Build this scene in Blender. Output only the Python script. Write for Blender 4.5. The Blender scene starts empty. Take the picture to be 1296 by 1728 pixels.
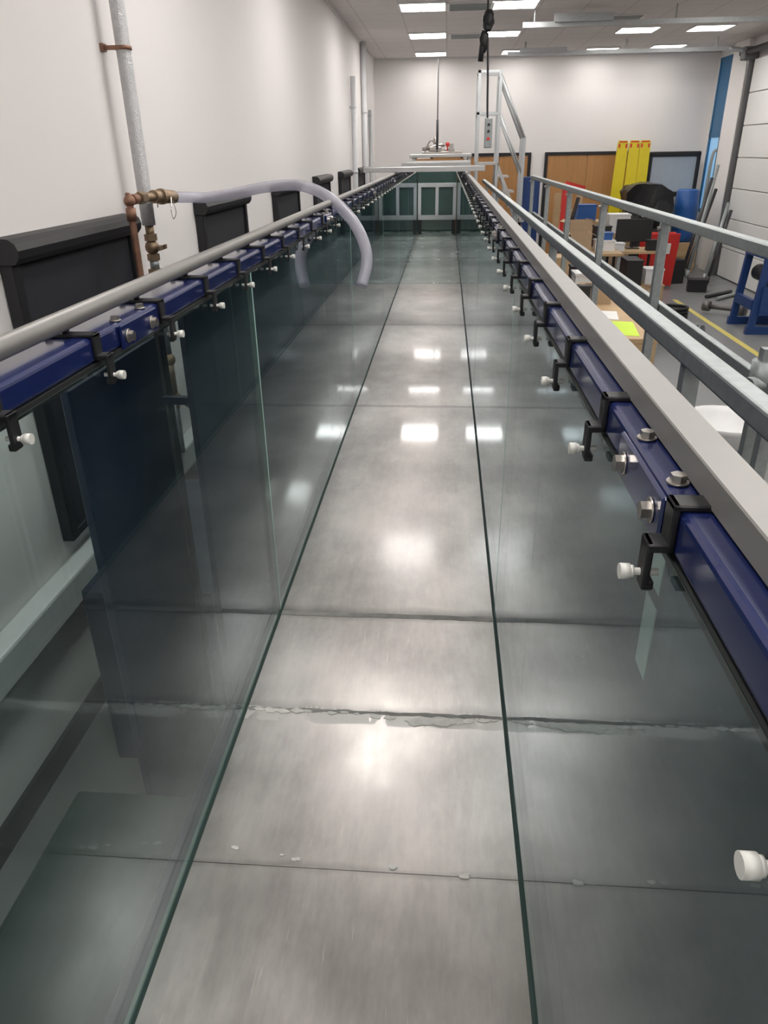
import bpy, bmesh, math, random
from mathutils import Vector, Matrix, noise as mnoise
random.seed(7)
H=2.2
S=bpy.context.scene
S.view_settings.view_transform='Standard'
S.view_settings.exposure=0.0
COL=S.collection
WL={}
# ------------------------------------------------------------ materials
def newmat(name):
    m=bpy.data.materials.new(name); m.use_nodes=True
    nt=m.node_tree
    for n in list(nt.nodes): nt.nodes.remove(n)
    out=nt.nodes.new('ShaderNodeOutputMaterial')
    return m,nt,out
def mat(name,col,rough=0.5,metal=0.0,nscale=8,namt=0.08,bump=0.0,coat=0.0,emit=None,rvar=0.0,stretch=(1,1,1),trans=0.0,spec=.5):
    m,nt,out=newmat(name)
    N=nt.nodes; L=nt.links
    b=N.new('ShaderNodeBsdfPrincipled')
    L.new(b.outputs[0],out.inputs[0])
    g=N.new('ShaderNodeNewGeometry')
    mp=N.new('ShaderNodeMapping'); mp.inputs['Scale'].default_value=stretch
    L.new(g.outputs['Position'],mp.inputs[0])
    no=N.new('ShaderNodeTexNoise'); no.inputs['Scale'].default_value=nscale; no.inputs['Detail'].default_value=4
    L.new(mp.outputs[0],no.inputs['Vector'])
    mx=N.new('ShaderNodeMix'); mx.data_type='RGBA'
    mx.inputs['A'].default_value=tuple(c*(1-namt) for c in col)+(1,)
    mx.inputs['B'].default_value=tuple(min(1,c*(1+namt)) for c in col)+(1,)
    L.new(no.outputs[0],mx.inputs['Factor'])
    L.new(mx.outputs['Result'],b.inputs['Base Color'])
    b.inputs['Roughness'].default_value=rough
    b.inputs['Metallic'].default_value=metal
    b.inputs['Coat Weight'].default_value=coat
    b.inputs['Coat Roughness'].default_value=0.1
    b.inputs['Transmission Weight'].default_value=trans
    b.inputs['Specular IOR Level'].default_value=spec
    if rvar:
        mr=N.new('ShaderNodeMapRange'); mr.inputs['To Min'].default_value=max(0.02,rough-rvar); mr.inputs['To Max'].default_value=rough+rvar
        L.new(no.outputs[0],mr.inputs['Value']); L.new(mr.outputs[0],b.inputs['Roughness'])
    if bump:
        bp=N.new('ShaderNodeBump'); bp.inputs['Strength'].default_value=bump; bp.inputs['Distance'].default_value=0.01
        n2=N.new('ShaderNodeTexNoise'); n2.inputs['Scale'].default_value=nscale*6
        L.new(mp.outputs[0],n2.inputs['Vector'])
        L.new(n2.outputs[0],bp.inputs['Height']); L.new(bp.outputs[0],b.inputs['Normal'])
    if emit:
        b.inputs['Emission Color'].default_value=tuple(emit[0])+(1,)
        b.inputs['Emission Strength'].default_value=emit[1]
    return m

WALL=mat('wall_paint',(.83,.80,.785),.7,nscale=1.2,namt=.015)
SKIRT=mat('skirting_black',(.03,.03,.035),.4)
FLOORM=mat('grey_resin_floor',(.20,.205,.205),.35,nscale=3,namt=.1,rvar=.08)
NAVY=mat('navy_paint',(.009,.017,.088),.25,nscale=5,namt=.2,coat=.5)
NAVYD=mat('navy_paint_matt',(.007,.014,.038),.5,nscale=5,namt=.2)
BLACK=mat('black_plastic',(.010,.010,.012),.5,nscale=20,namt=.2)
BLACKF=mat('black_blind_fabric',(.012,.013,.018),.75,nscale=60,namt=.2)
GASK=mat('black_rubber',(.008,.010,.010),.6)
NYLON=mat('white_nylon',(.70,.70,.66),.35)
STEEL=mat('bolt_steel',(.45,.42,.39),.35,1.0,nscale=60,namt=.2)
ALU=mat('aluminium',(.55,.55,.55),.35,.8,nscale=30,namt=.08)
RAILG=mat('grey_anodised_rail',(.24,.232,.222),.45,.3,nscale=30,namt=.05)
GALV=mat('galvanised_steel',(.33,.36,.36),.45,.5,nscale=40,namt=.3,rvar=.08)
GALVL=mat('pale_galvanised_steel',(.46,.48,.49),.45,.4,nscale=30,namt=.15)
FOIL=mat('foil_lagging',(.66,.66,.67),.3,.75,nscale=35,namt=.15,bump=.8)
COPPER=mat('copper_pipe',(.25,.135,.09),.5,.5,nscale=20,namt=.45)
BRASS=mat('brass_valve',(.30,.215,.14),.45,.65,nscale=30,namt=.4)
WHITEP=mat('white_plastic',(.74,.74,.74),.4)
WHITEM=mat('white_painted_metal',(.66,.67,.69),.4)
WOOD=mat('beech_veneer',(.44,.22,.08),.4,nscale=3,namt=.2,stretch=(8,8,.6))
PLY=mat('plywood_top',(.45,.31,.17),.55,nscale=4,namt=.2,stretch=(1,8,1))
CARD=mat('cardboard',(.42,.30,.19),.8,nscale=15,namt=.1)
RED=mat('red_paint',(.60,.03,.025),.4)
YEL=mat('yellow_gelcoat',(.74,.60,.02),.35)
YLINE=mat('yellow_floor_tape',(.62,.52,.14),.6,nscale=20,namt=.15)
LIME=mat('lime_paper',(.55,.75,.06),.7)
BLUEP=mat('blue_plastic',(.02,.10,.34),.35)
BLUEM=mat('blue_machine_paint',(.012,.045,.17),.4)
BIN=mat('black_polythene',(.012,.013,.015),.28,nscale=5,namt=.2,bump=.8)
GREEND=mat('dark_green_panel',(.008,.024,.020),.9,nscale=10,namt=.3,spec=.1)
GREENP=mat('green_gate_pane',(.05,.10,.09),.15,nscale=4,namt=.3)
GREENL=mat('pale_green_board',(.16,.21,.20),.3,nscale=4,namt=.2)
SCREEN=mat('window_blue_glass',(.20,.42,.62),.15,emit=((.30,.55,.85),.45))
FRBLUE=mat('blue_window_frame',(.015,.13,.28),.4)
DECK=mat('dark_deck_plate',(.04,.045,.05),.5,nscale=30,namt=.3)
PAPER=mat('white_paper',(.75,.75,.73),.7)
LIGHT=mat('light_diffuser',(.9,.9,.9),.5,emit=((1,.965,.925),24.0))
LIGHTD=mat('dimmed_light_diffuser',(.9,.9,.9),.5,emit=((1,.965,.925),11.0))
DOORP=mat('sectional_door_panel',(.74,.735,.72),.5,nscale=2,namt=.03)
PANELW=mat('clear_panel',(.40,.46,.53),.2)
EDGE=mat('green_glass_edge',(.09,.16,.145),.3)
JOINT=mat('pale_green_joint',(.36,.56,.50),.25)
SILI=mat('dark_silicone',(.035,.06,.055),.4)
RESID=mat('sealant_residue',(.62,.61,.58),.8,nscale=60,namt=.3)
SEAMG=mat('grey_seam_sealant',(.20,.195,.185),.5,nscale=30,namt=.5)

def hosemat():
    m,nt,out=newmat('milky_translucent_pvc'); N=nt.nodes; L=nt.links
    b=N.new('ShaderNodeBsdfPrincipled'); b.inputs['Base Color'].default_value=(.60,.59,.66,1); b.inputs['Roughness'].default_value=.25
    t=N.new('ShaderNodeBsdfTransparent'); t.inputs[0].default_value=(.90,.90,.95,1)
    g=N.new('ShaderNodeNewGeometry'); n=N.new('ShaderNodeTexNoise'); n.inputs['Scale'].default_value=12; L.new(g.outputs['Position'],n.inputs['Vector'])
    r=N.new('ShaderNodeMapRange'); r.inputs['To Min'].default_value=.42; r.inputs['To Max'].default_value=.58; L.new(n.outputs[0],r.inputs['Value'])
    x=N.new('ShaderNodeMixShader'); L.new(r.outputs[0],x.inputs[0]); L.new(b.outputs[0],x.inputs[1]); L.new(t.outputs[0],x.inputs[2]); L.new(x.outputs[0],out.inputs[0])
    return m
HOSEM=hosemat()

def ceilmat():
    m,nt,out=newmat('ceiling_tiles'); N=nt.nodes; L=nt.links
    b=N.new('ShaderNodeBsdfPrincipled'); L.new(b.outputs[0],out.inputs[0])
    g=N.new('ShaderNodeNewGeometry')
    mp=N.new('ShaderNodeMapping'); mp.inputs['Location'].default_value=(.65+.0,.3,0)
    L.new(g.outputs['Position'],mp.inputs[0])
    br=N.new('ShaderNodeTexBrick'); br.offset=0; br.squash=1
    br.inputs['Scale'].default_value=1; br.inputs['Brick Width'].default_value=.6; br.inputs['Row Height'].default_value=.6
    br.inputs['Mortar Size'].default_value=.010; br.inputs['Mortar Smooth'].default_value=.1
    br.inputs['Color1'].default_value=(.70,.66,.65,1); br.inputs['Color2'].default_value=(.68,.645,.635,1); br.inputs['Mortar'].default_value=(.54,.51,.51,1)
    L.new(mp.outputs[0],br.inputs['Vector']); L.new(br.outputs[0],b.inputs['Base Color']); b.inputs['Roughness'].default_value=.85
    return m
CEIL=ceilmat()

def glassmat():
    m,nt,out=newmat('tank_glass'); N=nt.nodes; L=nt.links
    g=N.new('ShaderNodeNewGeometry')
    dt=N.new('ShaderNodeVectorMath'); dt.operation='DOT_PRODUCT'
    L.new(g.outputs['Normal'],dt.inputs[0]); L.new(g.outputs['Incoming'],dt.inputs[1])
    ab=N.new('ShaderNodeMath'); ab.operation='ABSOLUTE'; L.new(dt.outputs['Value'],ab.inputs[0])
    su=N.new('ShaderNodeMath'); su.operation='SUBTRACT'; su.inputs[0].default_value=1; su.use_clamp=True; L.new(ab.outputs[0],su.inputs[1])
    pw=N.new('ShaderNodeMath'); pw.operation='POWER'; pw.inputs[1].default_value=4.2; L.new(su.outputs[0],pw.inputs[0])
    ma=N.new('ShaderNodeMath'); ma.operation='MULTIPLY_ADD'; ma.inputs[1].default_value=.95; ma.inputs[2].default_value=.045; L.new(pw.outputs[0],ma.inputs[0])
    tr=N.new('ShaderNodeBsdfTransparent'); tr.inputs[0].default_value=(.85,.935,.925,1)
    gl=N.new('ShaderNodeBsdfGlossy'); gl.inputs['Roughness'].default_value=.008; gl.inputs[0].default_value=(.74,.79,.82,1)
    mx=N.new('ShaderNodeMixShader'); L.new(ma.outputs[0],mx.inputs[0]); L.new(tr.outputs[0],mx.inputs[1]); L.new(gl.outputs[0],mx.inputs[2])
    df=N.new('ShaderNodeBsdfDiffuse'); df.inputs[0].default_value=(.30,.38,.42,1)
    def nz(sc,st,rot,det):
        mp=N.new('ShaderNodeMapping'); mp.inputs['Scale'].default_value=st; mp.inputs['Rotation'].default_value=rot
        L.new(g.outputs['Position'],mp.inputs[0])
        no=N.new('ShaderNodeTexNoise'); no.inputs['Scale'].default_value=sc; no.inputs['Detail'].default_value=det; no.inputs['Roughness'].default_value=.65; L.new(mp.outputs[0],no.inputs['Vector'])
        return no.outputs[0]
    a=nz(3.0,(1,3.5,1.2),(.9,0,0),8); sc=nz(40,(1,12,.5),(1.1,0,0),3)
    mr=N.new('ShaderNodeMapRange'); mr.inputs['From Min'].default_value=.4; mr.inputs['From Max'].default_value=.8; mr.inputs['To Min'].default_value=.001; mr.inputs['To Max'].default_value=.02
    L.new(a,mr.inputs['Value'])
    ms=N.new('ShaderNodeMapRange'); ms.inputs['From Min'].default_value=.64; ms.inputs['From Max'].default_value=.76; ms.inputs['To Min'].default_value=0; ms.inputs['To Max'].default_value=.10
    L.new(sc,ms.inputs['Value'])
    ad=N.new('ShaderNodeMath'); ad.operation='ADD'; L.new(mr.outputs[0],ad.inputs[0]); L.new(ms.outputs[0],ad.inputs[1])
    m2=N.new('ShaderNodeMixShader'); L.new(ad.outputs[0],m2.inputs[0]); L.new(mx.outputs[0],m2.inputs[1]); L.new(df.outputs[0],m2.inputs[2])
    L.new(m2.outputs[0],out.inputs[0])
    return m
GLASS=glassmat()

def bedmat(green_refl=False):
    m,nt,out=newmat('stainless_bed_green_refl' if green_refl else 'stainless_bed'); N=nt.nodes; L=nt.links
    b=N.new('ShaderNodeBsdfPrincipled'); L.new(b.outputs[0],out.inputs[0])
    g=N.new('ShaderNodeNewGeometry')
    def noise(sc,st,det=5,rot=(0,0,0),rg=.5):
        mp=N.new('ShaderNodeMapping'); mp.inputs['Scale'].default_value=st; mp.inputs['Rotation'].default_value=rot
        L.new(g.outputs['Position'],mp.inputs[0])
        n=N.new('ShaderNodeTexNoise'); n.inputs['Scale'].default_value=sc; n.inputs['Detail'].default_value=det; n.inputs['Roughness'].default_value=rg
        L.new(mp.outputs[0],n.inputs['Vector']); return n.outputs[0]
    def math(op,a,bb=None,c=None,clamp=False):
        n=N.new('ShaderNodeMath'); n.operation=op; n.use_clamp=clamp
        for i,v in enumerate((a,bb,c)):
            if v is None: continue
            if isinstance(v,(int,float)): n.inputs[i].default_value=v
            else: L.new(v,n.inputs[i])
        return n.outputs[0]
    def mix(f,a,c):
        n=N.new('ShaderNodeMix'); n.data_type='RGBA'
        L.new(f,n.inputs['Factor'])
        if isinstance(a,tuple): n.inputs['A'].default_value=a
        else: L.new(a,n.inputs['A'])
        n.inputs['B'].default_value=c
        return n.outputs['Result']
    n1=noise(2.3,(1.4,1,1),6,rg=.55); n2=noise(4,(1.2,1,1),5,rg=.6); n4=noise(11,(1,1,1),3)
    brush=noise(8,(5,.7,1),4,(0,0,.25)); fine=noise(120,(1,.25,1),2); scr=noise(30,(8,.5,1),2,(0,0,1.1))
    fac=math('MULTIPLY_ADD',n1,.62,math('MULTIPLY_ADD',brush,.13,math('MULTIPLY_ADD',fine,.07,math('MULTIPLY',n2,.18))))
    r=N.new('ShaderNodeMapRange'); r.interpolation_type='SMOOTHSTEP'; r.inputs['From Min'].default_value=.30; r.inputs['From Max'].default_value=.70
    L.new(fac,r.inputs['Value'])
    if green_refl: c=mix(r.outputs[0],(.40,.45,.425,1),(.52,.57,.54,1))  # far plates: pale green reflection put into the base colour
    else: c=mix(r.outputs[0],(.255,.238,.228,1),(.53,.50,.475,1))
    sm=N.new('ShaderNodeMapRange'); sm.inputs['From Min'].default_value=.68; sm.inputs['From Max'].default_value=.78; sm.inputs['To Max'].default_value=.25
    L.new(scr,sm.inputs['Value']); c=mix(sm.outputs[0],c,(.72,.69,.66,1))
    sp=N.new('ShaderNodeSeparateXYZ'); L.new(g.outputs['Position'],sp.inputs[0])
    Y=sp.outputs['Y']; X=sp.outputs['X']
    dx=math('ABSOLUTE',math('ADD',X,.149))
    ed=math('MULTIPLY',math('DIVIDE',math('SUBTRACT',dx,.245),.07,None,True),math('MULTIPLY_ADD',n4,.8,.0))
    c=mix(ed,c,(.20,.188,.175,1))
    wob=math('MULTIPLY_ADD',n4,.04,-.02)
    Yw=math('ADD',Y,wob)
    def band(y0,w,s):
        d=math('ABSOLUTE',math('SUBTRACT',Yw,y0),0)
        return math('MULTIPLY',math('SUBTRACT',1,math('DIVIDE',d,w),None,True),s)
    for y0,w,s in ((1.80,.04,.7),(1.385,.028,.4),(.94,.012,.3),(3.76,.03,.6),(5.8,.04,.6),(7.8,.05,.5),(9.8,.05,.4),(11.8,.05,.4)):
        c=mix(band(y0,w,s),c,(.12,.115,.11,1))
    res=math('MULTIPLY',band(1.360,.028,4),math('GREATER_THAN',math('MULTIPLY_ADD',fine,.25,n4),.57),None,True)
    c=mix(res,c,(.60,.585,.56,1))
    L.new(c,b.inputs['Base Color'])
    b.inputs['Metallic'].default_value=.25 if green_refl else .78
    rr=N.new('ShaderNodeMapRange'); rr.inputs['From Min'].default_value=.25; rr.inputs['From Max'].default_value=.75
    rr.inputs['To Min'].default_value=.18 if green_refl else .26; rr.inputs['To Max'].default_value=.30 if green_refl else .46
    L.new(math('MULTIPLY_ADD',brush,.25,math('MULTIPLY',n2,.75)),rr.inputs['Value'])
    L.new(math('ADD',rr.outputs[0],math('MULTIPLY',res,.3)),b.inputs['Roughness'])
    b.inputs['Coat Weight'].default_value=.15 if green_refl else .45
    if green_refl: b.inputs['Coat Roughness'].default_value=.05
    else:
        # coat roughness set higher on the near plates so their reflections blur
        cr=N.new('ShaderNodeMapRange'); cr.interpolation_type='SMOOTHSTEP'; cr.inputs['From Min'].default_value=1.2; cr.inputs['From Max'].default_value=3.2; cr.inputs['To Min'].default_value=.20; cr.inputs['To Max'].default_value=.035
        L.new(Y,cr.inputs['Value']); L.new(math('MULTIPLY_ADD',n2,.05,cr.outputs[0]),b.inputs['Coat Roughness'])
    bp=N.new('ShaderNodeBump'); bp.inputs['Strength'].default_value=.05; bp.inputs['Distance'].default_value=.02
    L.new(n2,bp.inputs['Height']); L.new(bp.outputs[0],b.inputs['Normal'])
    return m
BED=bedmat(); BEDG=bedmat(True)

# ------------------------------------------------------------ mesh builder
class MB:
    def __init__(s): s.bm=bmesh.new()
    def box(s,x0,x1,y0,y1,z0,z1,m=0,bev=0,rot=None,seg=1):
        r=bmesh.ops.create_cube(s.bm,size=1)
        vs=r['verts']; c=Vector(((x0+x1)/2,(y0+y1)/2,(z0+z1)/2))
        M=Matrix.Translation(c)@(rot.to_4x4() if rot else Matrix.Identity(4))@Matrix.Diagonal((abs(x1-x0),abs(y1-y0),abs(z1-z0),1))
        bmesh.ops.transform(s.bm,matrix=M,verts=vs)
        fs=set(f for v in vs for f in v.link_faces)
        for f in fs: f.material_index=m
        if bev:
            es=list(set(e for v in vs for e in v.link_edges))
            bmesh.ops.bevel(s.bm,geom=es,offset=bev,segments=seg,affect='EDGES',profile=.5)
        return s
    def cyl(s,p0,p1,r,r2=None,seg=16,m=0,smooth=True):
        p0=Vector(p0);p1=Vector(p1);d=p1-p0
        if r2 is None: r2=r
        M=Matrix.Translation((p0+p1)/2)@d.to_track_quat('Z','Y').to_matrix().to_4x4()
        q=bmesh.ops.create_cone(s.bm,cap_ends=True,cap_tris=False,segments=seg,radius1=r,radius2=r2,depth=d.length,matrix=M)
        for f in set(f for v in q['verts'] for f in v.link_faces):
            f.material_index=m
            if len(f.verts)==4 and smooth and seg>8: f.smooth=True
        return s
    def tube(s,pts,r,seg=12,m=0,sub=8,closed=False):
        P=[Vector(p) for p in pts]; out=[]
        if sub>1:
            for i in range(len(P)-1):
                a=P[i-1] if i>0 else P[0]*2-P[1]; b=P[i]; c=P[i+1]; d=P[i+2] if i+2<len(P) else P[-1]*2-P[-2]
                for k in range(sub):
                    t=k/sub
                    out.append(.5*((2*b)+(c-a)*t+(2*a-5*b+4*c-d)*t*t+(3*b-a-3*c+d)*t**3))
            out.append(P[-1])
        else: out=P
        rings=[]; up=None
        for i,p in enumerate(out):
            t=(out[min(i+1,len(out)-1)]-out[max(i-1,0)]).normalized()
            if up is None:
                up=t.orthogonal().normalized()
            up=(up-t*up.dot(t)).normalized(); w=t.cross(up)
            rr=r(i/(len(out)-1)) if callable(r) else r
            rings.append([s.bm.verts.new(p+(up*math.cos(2*math.pi*k/seg)+w*math.sin(2*math.pi*k/seg))*rr) for k in range(seg)])
        for a,b in zip(rings,rings[1:]):
            for k in range(seg):
                f=s.bm.faces.new((a[k],a[(k+1)%seg],b[(k+1)%seg],b[k])); f.smooth=True; f.material_index=m
        f=s.bm.faces.new(rings[0][::-1]); f.material_index=m
        f=s.bm.faces.new(rings[-1]); f.material_index=m
        return s
    def prism(s,pts,axis,a0,a1,m=0):
        def mk(p,a):
            if axis=='Y': return (p[0],a,p[1])
            if axis=='X': return (a,p[0],p[1])
            return (p[0],p[1],a)
        A=[s.bm.verts.new(mk(p,a0)) for p in pts]; B=[s.bm.verts.new(mk(p,a1)) for p in pts]
        fs=[s.bm.faces.new(A),s.bm.faces.new(B[::-1])]
        n=len(pts)
        for i in range(n): fs.append(s.bm.faces.new((A[i],B[i],B[(i+1)%n],A[(i+1)%n])))
        for f in fs: f.material_index=m
        return s
    def strip(s,top,bot,z0,z1):
        q=[[s.bm.verts.new((p[0],p[1],z)) for p in row] for row,z in ((top,z1),(bot,z1),(bot,z0),(top,z0))]
        for a in range(4):
            A=q[a];B=q[(a+1)%4]
            for i in range(len(A)-1): s.bm.faces.new((A[i],A[i+1],B[i+1],B[i]))
        s.bm.faces.new([q[k][0] for k in range(4)]); s.bm.faces.new([q[k][-1] for k in range(3,-1,-1)])
        return s
    def lathe(s,c,prof,seg=24,m=0):
        c=Vector(c); rings=[]
        for r,z in prof:
            rings.append([s.bm.verts.new(c+Vector((max(r,.0005)*math.cos(2*math.pi*k/seg),max(r,.0005)*math.sin(2*math.pi*k/seg),z))) for k in range(seg)])
        for a,b in zip(rings,rings[1:]):
            for k in range(seg):
                f=s.bm.faces.new((a[k],a[(k+1)%seg],b[(k+1)%seg],b[k])); f.smooth=True; f.material_index=m
        s.bm.faces.new(rings[0][::-1]).material_index=m; s.bm.faces.new(rings[-1]).material_index=m
        return s
    def blob(s,c,r,sc=(1,1,1),m=0,sub=3,amp=0,fr=1,flat=None,smooth=True):
        q=bmesh.ops.create_icosphere(s.bm,subdivisions=sub,radius=1)
        for v in q['verts']:
            n=v.co.normalized(); k=1+amp*mnoise.noise(n*fr+Vector(c))+amp*.4*mnoise.noise(n*fr*3+Vector(c))
            v.co=Vector(c)+Vector((n.x*r*sc[0]*k,n.y*r*sc[1]*k,n.z*r*sc[2]*k))
            if flat is not None and v.co.z<flat: v.co.z=flat
        for f in set(f for v in q['verts'] for f in v.link_faces): f.smooth=smooth; f.material_index=m
        return s
    def hexb(s,p0,p1,r,m=0):
        p0=Vector(p0);p1=Vector(p1); d=(p1-p0)
        s.cyl(p0,p0+d*.25,r*1.35,seg=16,m=m); s.cyl(p0+d*.25,p1,r,seg=6,m=m,smooth=False); return s
    def xf(s,M): bmesh.ops.transform(s.bm,matrix=M,verts=s.bm.verts); return s
    def fin(s,name,mats,parent=None,label=None,category=None,group=None,kind=None,origin=None):
        if not isinstance(mats,(list,tuple)): mats=[mats]
        bmesh.ops.recalc_face_normals(s.bm,faces=s.bm.faces)
        xs=[v.co for v in s.bm.verts]
        if origin is None:
            origin=Vector(((min(v.x for v in xs)+max(v.x for v in xs))/2,(min(v.y for v in xs)+max(v.y for v in xs))/2,min(v.z for v in xs)))
        origin=Vector(origin)
        bmesh.ops.translate(s.bm,vec=-origin,verts=s.bm.verts)
        me=bpy.data.meshes.new(name); s.bm.to_mesh(me); s.bm.free()
        for k in mats: me.materials.append(k)
        o=bpy.data.objects.new(name,me); COL.objects.link(o)
        setp(o,origin,parent)
        tag(o,label,category,group,kind)
        return o
def setp(o,w,parent):
    WL[o.name]=Vector(w)
    if parent is not None:
        o.parent=parent; o.location=Vector(w)-WL[parent.name]
    else: o.location=w
def tag(o,label=None,category=None,group=None,kind=None):
    if label: o['label']=label
    if category: o['category']=category
    if group: o['group']=group
    if kind: o['kind']=kind
def root(name,loc,label,category,group=None):
    o=bpy.data.objects.new(name,None); o.empty_display_size=.1; COL.objects.link(o)
    setp(o,Vector(loc),None); tag(o,label,category,group); return o
def copytree(o,delta,parent=None):
    n=o.copy(); COL.objects.link(n)
    WL[n.name]=WL[o.name]+Vector(delta)
    if parent is None: n.location=WL[n.name]
    else:
        n.parent=parent; n.location=WL[n.name]-WL[parent.name]
    for c in list(o.children):
        copytree(c,delta,n)
    return n
def legs(name,xs,ys,w,z0,z1,mt,parent):
    for x in xs:
        for y in ys:
            MB().box(x,x+w,y,y+w,z0,z1,bev=.002).fin(name,mt,parent)

# ------------------------------------------------------------ room
XL,XR,YB,YF,ZC=-1.5,5.2,17.0,-3.6,3.85
def wall(name,*a,m=WALL):
    MB().box(*a).fin(name,m,kind='structure')
wall('floor',XL-.2,XR+.2,YF-.2,YB+.2,-.15,0,m=FLOORM)
wall('ceiling',XL-.2,XR+.2,YF-.2,YB+.2,ZC,ZC+.15,m=CEIL)
wall('wall_left',XL-.2,XL,YF-.2,YB+.2,0,ZC)
wall('wall_right',XR,XR+.2,YF-.2,YB+.2,0,ZC)
wall('wall_back',XL,XR,YB,YB+.2,0,ZC)
wall('wall_front',XL,XR,YF-.2,YF,0,ZC)
wall('baseboard_left',XL,XL+.02,YF,YB,0,.11,m=SKIRT)
wall('baseboard_back',XL+.02,-.4,YB-.02,YB,0,.11,m=SKIRT)
MB().box(XL,XL+.09,YF,YB-.1,.60,.74,bev=.012,seg=2).fin('trim_1',WHITEP,kind='structure')
MB().box(XL,XR,YB-.02,YB,ZC-.03,ZC).fin('trim_2',WHITEP,kind='structure')
MB().box(XL,XL+.02,YF,YB-.02,ZC-.03,ZC).fin('trim_3',WHITEP,kind='structure')
MB().box(3.64,3.72,3,12.4,0,.002).fin('floor_marking_line',YLINE,label='yellow tape line stuck on the grey floor',category='floor marking',group='yellow floor lines')
MB().box(2.86,2.94,2.5,9.1,0,.002).fin('floor_marking_line',YLINE,label='yellow tape line stuck on the grey floor',category='floor marking',group='yellow floor lines')

def door(n,x0,x1,leaves):
    m=MB()
    t=.06
    y1=YB; y0=YB-.05
    m.box(x0,x0+t,y0,y1,0,2.14,m=1); m.box(x1-t,x1,y0,y1,0,2.14,m=1); m.box(x0+t,x1-t,y0,y1,2.08,2.14,m=1)
    w=(x1-x0-2*t)/leaves
    for i in range(leaves):
        a=x0+t+i*w
        m.box(a+.004,a+w-.004,y0+.015,y1,0.01,2.075,m=0)
        hx=a+w-.1 if i%2==0 else a+.1
        m.cyl((hx,y0+.015,1.3),(hx,y0+.005,1.3),.045,m=2)
        m.box(hx-.02,hx+.02,y0-.03,y0+.012,.95,1.15,m=2,bev=.005)
    m.fin(n,[WOOD,BLACK,ALU],kind='structure')
door('door_1',2.0,3.72,2); door('door_2',.43,1.72,2); door('door_3',-.35,.33,1)
m=MB(); y0,y1,z0,z1=16.05,16.75,1.0,3.70
for a in (y0,y1-.07): m.box(XR-.06,XR,a,a+.07,z0,z1)
for z in (z0,2.35,z1-.07): m.box(XR-.06,XR,y0,y1,z,z+.07)
m.box(XR-.05,XR-.01,y0+.05,y1-.05,2.40,z1-.05,m=0); m.box(XR-.03,XR-.01,y0+.05,y1-.05,z0+.05,2.36,m=1)
m.fin('window_1',[FRBLUE,SCREEN],kind='structure')
MB().box(XR-.10,XR,15.20,15.95,0,ZC,bev=.005).fin('trim_4',WALL,kind='structure')

sd=root('sectional_door',(XR-.06,11,0),'white insulated sectional overhead door with horizontal panels','overhead door')
for i in range(7):
    MB().box(XR-.07,XR-.02,6.2,14.9,.02+i*.5,.508+i*.5,bev=.006).fin('door_panel',DOORP,sd)
TRK=mat('dark_track_steel',(.16,.16,.165),.45,.5)
for y in (6.15,15.0):
    MB().box(XR-.14,XR-.02,y-.04,y+.04,0,3.55,bev=.004).fin('vertical_track',TRK,sd)
for y in (6.15,15.0):
    mm=MB(); mm.tube([(XR-.1,y,3.3),(XR-.12,y,3.5),(XR-.25,y,3.64),(XR-.5,y,3.68)],.035,sub=6)
    mm.box(1.0,XR-.45,y-.025,y+.025,3.65,3.71)
    for x in (1.3,3,4.5): mm.box(x-.015,x+.015,y-.015,y+.015,3.70,ZC)
    mm.box(1.2,2.0,y-.06,y-.025,3.69,3.76)
    mm.fin('overhead_track',GALVL,sd)
MB().cyl((XR-.2,6,3.62),(XR-.2,15.2,3.62),.05).fin('torsion_spring',BLACK,sd)
MB().box(XR-.26,XR-.02,14.9,15.1,3.50,3.70,bev=.02).fin('spring_bracket',TRK,sd)
mm=MB(); mm.box(.95,XR-.3,11.55,11.61,3.63,3.69)
for x in (1.1,2.9,4.4): mm.cyl((x,11.58,3.69),(x,11.58,ZC),.01)
mm.box(1.35,2.1,11.5,11.55,3.68,3.77)
mm.fin('suspended_track',GALVL,label='galvanised steel track hung under the ceiling',category='ceiling track')

def lightobj(x,y,mt=LIGHT):
    r=root('ceiling_light',(x,y,ZC-.02),'square white recessed LED ceiling panel, lit','ceiling light','recessed LED ceiling panels')
    m=MB()
    for a in ((x-.3,x+.3,y-.3,y-.28),(x-.3,x+.3,y+.28,y+.3),(x-.3,x-.28,y-.28,y+.28),(x+.28,x+.3,y-.28,y+.28)):
        m.box(*a,ZC-.02,ZC)
    m.fin('light_frame',WHITEP,r)
    MB().box(x-.28,x+.28,y-.28,y+.28,ZC-.012,ZC-.002).fin('diffuser',mt,r)
    return r
L0=lightobj(-.35,11.2)
for x,y in [(-.35,13.8),(.8,11.2),(.8,13.8),(2.9,13.8),(4.0,13.8),
            (-.35,7.25),(-.35,4.1),(-.35,1.0),(2.0,7.25),(2.0,4.1),(2.0,1.0),(3.6,10.2),(-.35,-2),(2.0,-2),(3.6,7.25),(3.6,4.1),(3.6,1.0),(1.1,2.5),(1.1,5.6),(1.1,-.5),(1.1,8.8)]:  # panels right of the flume here are unseen, added to brighten the near room
    copytree(L0,(x+.35,y-11.2,0))
L1=lightobj(-.35,16.3,LIGHTD)
for x,y in ((1.27,16.3),(2.8,16.3),(3.95,16.1)): copytree(L1,(x+.35,y-16.3,0))
def vent(x,y):
    m=MB(); m.box(x-.3,x+.3,y-.3,y+.3,ZC-.015,ZC-.001,m=0)
    for i in range(8): m.box(x-.26,x+.26,y-.26+i*.065,y-.245+i*.065,ZC-.022,ZC-.014,m=1)
    m.fin('ceiling_vent',[WHITEP,GALV],label='square slatted ceiling air grille',category='air vent',group='ceiling grilles')
vent(.25,11.3); vent(.28,14.0); vent(2.4,12.6)

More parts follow.
